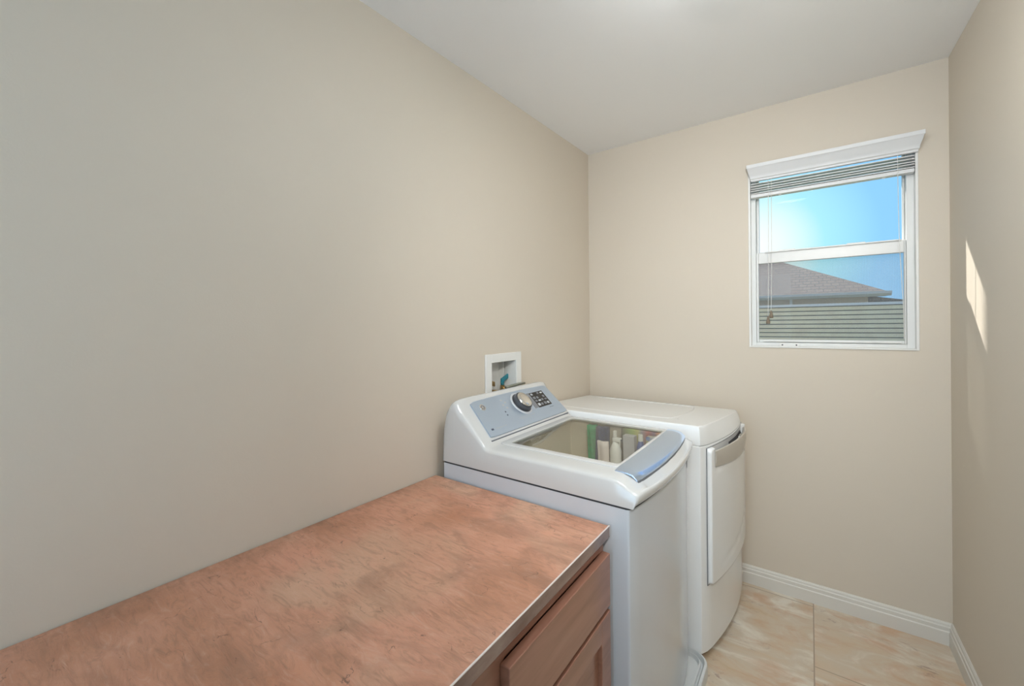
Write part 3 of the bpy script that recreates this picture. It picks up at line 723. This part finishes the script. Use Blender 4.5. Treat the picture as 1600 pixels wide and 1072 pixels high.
# door slab
def dn(s):      # outward normal of the front in plan
    e = 1e-3; dx = (dfx(s+e)-dfx(s-e))/(2*e); v = Vector((DL, -dx, 0)); return v.normalized()
def dpt(s, z, off): 
    n_ = dn(s); return Vector((dfx(s), DY0+DL*s, z)) + n_*off
S0, S1, ZD0, ZD1 = .050, .940, .318, .892
NS, NZ = 46, 40
def door_off(a, b):
    # a across 0..1, b up 0..1
    da = min(a, 1-a)*(S1-S0)*DL; db = min(b, 1-b)*(ZD1-ZD0); r = .016
    ex = max(0, r-da)/r; ez = max(0, r-db)/r
    # rounded outline corners
    k = math.hypot(ex, ez)
    return k
bm = bmesh.new(); G = []
for i in range(NS+1):
    a = i/NS; a = .5-.5*math.cos(math.pi*a)*1.0; row = []
    for j in range(NZ+1):
        b = j/NZ; b = .5-.5*math.cos(math.pi*b)
        k = door_off(a, b); f = math.sqrt(max(0, 1-min(1, k)**2))
        off = .001+.017*min(1, f*1.6)
        s = S0+(S1-S0)*a; z = ZD0+(ZD1-ZD0)*b
        # scooped grip along the top of the door
        if z > .80:
            u = min(1, (z-.80)/.03); e1 = min(1, max(0, (s-.10)/.05))*min(1, max(0, (.90-s)/.05)); off -= .036*u*e1
        # shallow swept crease low on the door
        cz = .375+.10*a*a; off -= .0035*math.exp(-((z-cz)/.006)**2)*min(1, max(0, (a-.12)*8))
        row.append(bm.verts.new(dpt(s, z, off)))
    G.append(row)
for i in range(NS):
    for j in range(NZ): bm.faces.new((G[i][j], G[i+1][j], G[i+1][j+1], G[i][j+1]))
door = obj('door', bm, M_dryer, dry, smooth=True)
bm = bmesh.new(); rows = []      # thin painted shadow line around the door outline
for i in range(NS+1):
    s = S0-.006+(S1-S0+.012)*i/NS; rows.append(s)
outl = [(s, ZD0-.003) for s in rows] + [(S1+.006, z) for z in (.40, .6, .8)] + [(s, ZD1+.001) for s in rows[::-1]] + [(S0-.006, z) for z in (.8, .6, .40)]
bm = bmesh.new(); add_tube(bm, [dpt(s, z, .0002) for s, z in outl+outl[:1]], .0013, 5)
obj('door_shadow_line', bm, M_greygap, door)
# handle plate: bowed champagne strip standing proud of the door
bm = bmesh.new(); rows = []
for i in range(31):
    s = .105+.79*i/30; t = 2*i/30-1; zt_ = .886-.008*t*t; zb_ = .800+.010*t*t
    o1 = .018+.015*(1-t*t)
    rows.append([dpt(s, zb_, o1-.012), dpt(s, zb_+.002, o1), dpt(s, (zb_+zt_)/2, o1+.004), dpt(s, zt_-.002, o1+.001), dpt(s, zt_, o1-.004), dpt(s, zt_-.006, o1-.010)])
add_loft(bm, rows); obj('door_handle', bm, M_champ, door, smooth=False, bevel=.001)
bm = bmesh.new(); rows = []
for i in range(9):
    s = .40+.40*i/8; rows.append([dpt(s, .845, -.014), dpt(s, .845, .010), dpt(s, .848, .010), dpt(s, .888, -.006), dpt(s, .888, -.014)])
add_loft(bm, rows); lat = obj('latch_hole_shade', bm, M_gap, door)  # dark solid paints the shaded hole behind the handle
obj('latch_striker', tube([dpt(.60, .862, .012), dpt(.63, .872, .014), dpt(.68, .872, .014), dpt(.71, .862, .012)], .004, 8), M_chrome, lat, smooth=True)

# ------------------------------------------------------------------ washer outlet box in the left wall
ob = thing('washer_outlet_box', 'white recessed utility box with supply valves in the left wall behind the washer', 'outlet box', (0, -.978, 1.02))
def rect_ring(bm, y0, y1, z0, z1, hy0, hy1, hz0, hz1, x0, x1):
    for a in (((x0, y0, z0), (x1, hy0, z1)), ((x0, hy1, z0), (x1, y1, z1)), ((x0, hy0, z0), (x1, hy1, hz0)), ((x0, hy0, hz1), (x1, hy1, z1))): add_box(bm, *a)
bm = bmesh.new(); rect_ring(bm, -1.120, -.835, .985, 1.284, -1.076, -.880, 1.024, 1.243, .0005, .010)
obj('face_frame', bm, M_trim, ob, bevel=.0025)
bm = bmesh.new(); bx = -.085
add_box(bm, (bx, BY0+.003, BZ0+.003), (bx+.003, BY1-.003, BZ1-.003))
add_box(bm, (bx, BY0+.001, BZ0+.001), (.0005, BY0+.004, BZ1-.001)); add_box(bm, (bx, BY1-.004, BZ0+.001), (.0005, BY1-.001, BZ1-.001))
add_box(bm, (bx, BY0+.004, BZ0+.001), (.0005, BY1-.004, BZ0+.004)); add_box(bm, (bx, BY0+.004, BZ1-.004), (.0005, BY1-.004, BZ1-.001))
obj('recess_box', bm, M_trim, ob)
obj('divider_rib', boxes(((bx, -.905, BZ0+.004), (bx+.03, -.899, BZ1-.004))), M_trim, ob)
def valve(y, handle_m, tilt):
    v_ = obj('valve', tube([(-.045, y, 1.024), (-.045, y, 1.05), (-.045, y, 1.052), (-.045, y, 1.085), (-.045, y, 1.088), (-.045, y, 1.118)], 0, 16, [.011, .011, .017, .017, .012, .012]), M_brass, ob)
    obj('spout', tube([(-.045, y, 1.096), (-.015, y, 1.100), (.012, y, 1.100)], .012, 14), M_brass, v_, smooth=True)
    h_ = bmesh.new(); add_box(h_, (-.052, y-.008, 1.118), (-.038, y+.008, 1.135)); add_box(h_, (-.050, y-.012, 1.132), (-.040, y+.046, 1.156))
    for q in h_.verts:
        if q.co.z > 1.13: q.co.z += tilt*(q.co.y-y)
    obj('lever', h_, handle_m, v_, bevel=.003)
    return v_
valve(-.925, M_teal, .35)
valve(-1.035, M_brass, -.3)
for y, dx in ((-.925, .0), (-1.035, .0)):
    o = obj('supply_hose', tube(smoothpath([(.012, y, 1.100), (.026, y, 1.098), (.030, y, 1.080), (.024, y, 1.0), (.020, y+.01, .85), (.018, y, .6), (.020, y+.03, .45)]), .0075, 10), M_hose, None, smooth=True)
    tag(o, 'grey braided supply hose on the %s valve of the wall box' % ('teal handled' if y > -1 else 'brass'), 'hose')
# black/olive coupling nuts bridging the frame just over the console
o = obj('hose_coupling', tube([(.014, -.975, 1.117), (.014, -.86, 1.121), (.014, -.812, 1.119)], 0, 12, [.008, .007, .005]), M_hose, ob, smooth=True)

# ------------------------------------------------------------------ fill lamps added on the ceiling (outside the frame, light the room)
def dome(name, x, y, r, m, label):
    t = thing(name, label, 'ceiling lamp', (x, y, zc(y)))
    z = zc(y)-.001
    obj('mount', tube([(x, y, z), (x, y, z-.018)], 0, 40, [r*.80, r*.80]), M_trim, t)
    n = 10; P = [(x, y, z-.018-.065*(1-math.cos(math.pi*i/n))/2) for i in range(n+1)]; rad = [max(.0005, r*math.sqrt(max(0, math.sin(math.pi*i/n))) if i < n/2 else r*math.sin(math.pi*i/n)**.7) for i in range(n+1)]
    rad[0] = r*.78
    obj('glass_dome', tube(P, 0, 40, rad), m, t, smooth=True)
dome('fill_lamp_dome', 1.10, -1.42, .16, M_filldome, 'round white dome added on the ceiling as unseen fill light')

def can_spot(P, T_, label):
    t = thing('fill_spot', label, 'fill_spot', (P.x, P.y, zc(P.y)))
    ax = (T_-P).normalized()
    obj('stem', tube([(P.x, P.y, zc(P.y)-.001), (P.x, P.y, P.z+.06), tuple(P-ax*.10)], .008, 10), M_trim, t, smooth=True)
    obj('can', tube([P-ax*.14, P-ax*.138, P-ax*.012, P-ax*.011, P-ax*.05], 0, 32, [.03, .060, .066, .060, .04]), M_trim, t)
can_spot(SP, ST, 'added fill light in a white can near the right wall, aimed down at the appliances')
can_spot(SP2, ST2, 'added fill light in a white can farther from the right wall, aimed along the ceiling')
# ------------------------------------------------------------------ outside
struct(obj('ground', boxes(((-30, .12, -.25), (30, 60, -.15))), M_grass))
struct(obj('sun_cut_wall', boxes(((-4.0, 2.0, -.15), (.378, 2.15, 6))), M_stucco))  # unseen wall added to cut off the far side of the sun patch
ev = thing('sun_cut_eave', 'unseen eave added outside above the window to trim the sun patch', 'eave', (.85, .4, 2.675))  # added out of view; its fascia trims the top of the sun patch
obj('soffit', boxes(((-1, .13, 2.70), (4, .62, 2.73))), M_gutter, ev); obj('fascia', boxes(((-1, .62, 2.660), (4, .65, 2.85))), M_gutter, ev)
hs = thing('neighbor_house', 'tan neighbouring house with grey shingle hip roof beyond the fence', 'house', (0, 12, -.15))
YH = 10.0
bm = bmesh.new()     # main roof: eave at y=10, ridge peak off to the left
a = Vector((2.70, YH, 2.10)); peak = Vector((-.10, 13.2, 3.62)); pl = Vector((-7, 13.2, 3.62)); el = Vector((-9, YH, 2.18)); br_ = Vector((2.70, 17, 2.10)); bl_ = Vector((-9, 17, 2.18))
vs = [bm.verts.new(p) for p in (a, peak, pl, el, br_, bl_)]
bm.faces.new((vs[3], vs[0], vs[1], vs[2])); bm.faces.new((vs[0], vs[4], vs[1])); bm.faces.new((vs[4], vs[5], vs[2], vs[1])); bm.faces.new((vs[5], vs[3], vs[2])); bm.faces.new((vs[3], vs[5], vs[4], vs[0]))
obj('roof', bm, M_shingle, hs)
bm = bmesh.new(); add_prism(bm, [(YH-.10, 2.065), (YH-.02, 2.015), (YH+.02, 2.015), (YH+.02, 2.11), (YH-.12, 2.12)], 'x', -9, 2.72)
obj('gutter', bm, M_gutter, hs)
obj('wall', boxes(((-8.5, YH+.35, -.15), (2.35, 16.5, 2.08))), M_stucco, hs)
obj('soffit', boxes(((-8.9, YH+.02, 2.02), (2.66, YH+.40, 2.04))), M_gutter, hs)
obj('downspout', boxes(((.80, YH+.25, -.15), (.86, YH+.35, 2.02))), M_gutter, hs)
r2 = thing('garage_roof', 'low grey shingle garage roof right of the neighbouring house', 'roof', (3.4, 11, -.15))
bm = bmesh.new(); add_prism(bm, [(2.30, 1.86), (2.45, 2.03), (4.6, 1.62), (4.6, 1.5), (2.30, 1.5)], 'y', 10.4, 13.5); obj('roof', bm, M_shingle, r2)
obj('wall', boxes(((2.40, 10.6, -.15), (4.5, 13.3, 1.55))), M_stucco, r2)
fn = thing('board_fence', 'weathered pale horizontal board fence in front of the neighbouring house', 'fence', (1.5, 7, -.15))
nb = 11
for k in range(nb):
    z0 = .83+k*.0812
    bm = bmesh.new(); add_box(bm, (-3, 7.0, z0), (5.5, 7.02, z0+.062)); obj('board', bm, M_fence, fn)
obj('lower_boards', boxes(((-3, 7.0, -.15), (5.5, 7.02, .82))), M_fence, fn)
obj('top_rail', boxes(((-3, 6.97, 1.722), (5.5, 7.05, 1.765))), M_gutter, fn)
obj('backing', boxes(((-3, 7.03, -.1), (5.5, 7.05, 1.72))), mat('fence_backing', (.10, .095, .08), .9), fn)
for xp in (-2.5, -.2, 2.75, 5.0): obj('post', boxes(((xp-.05, 7.05, -.15), (xp+.05, 7.15, 1.70))), M_fence, fn)
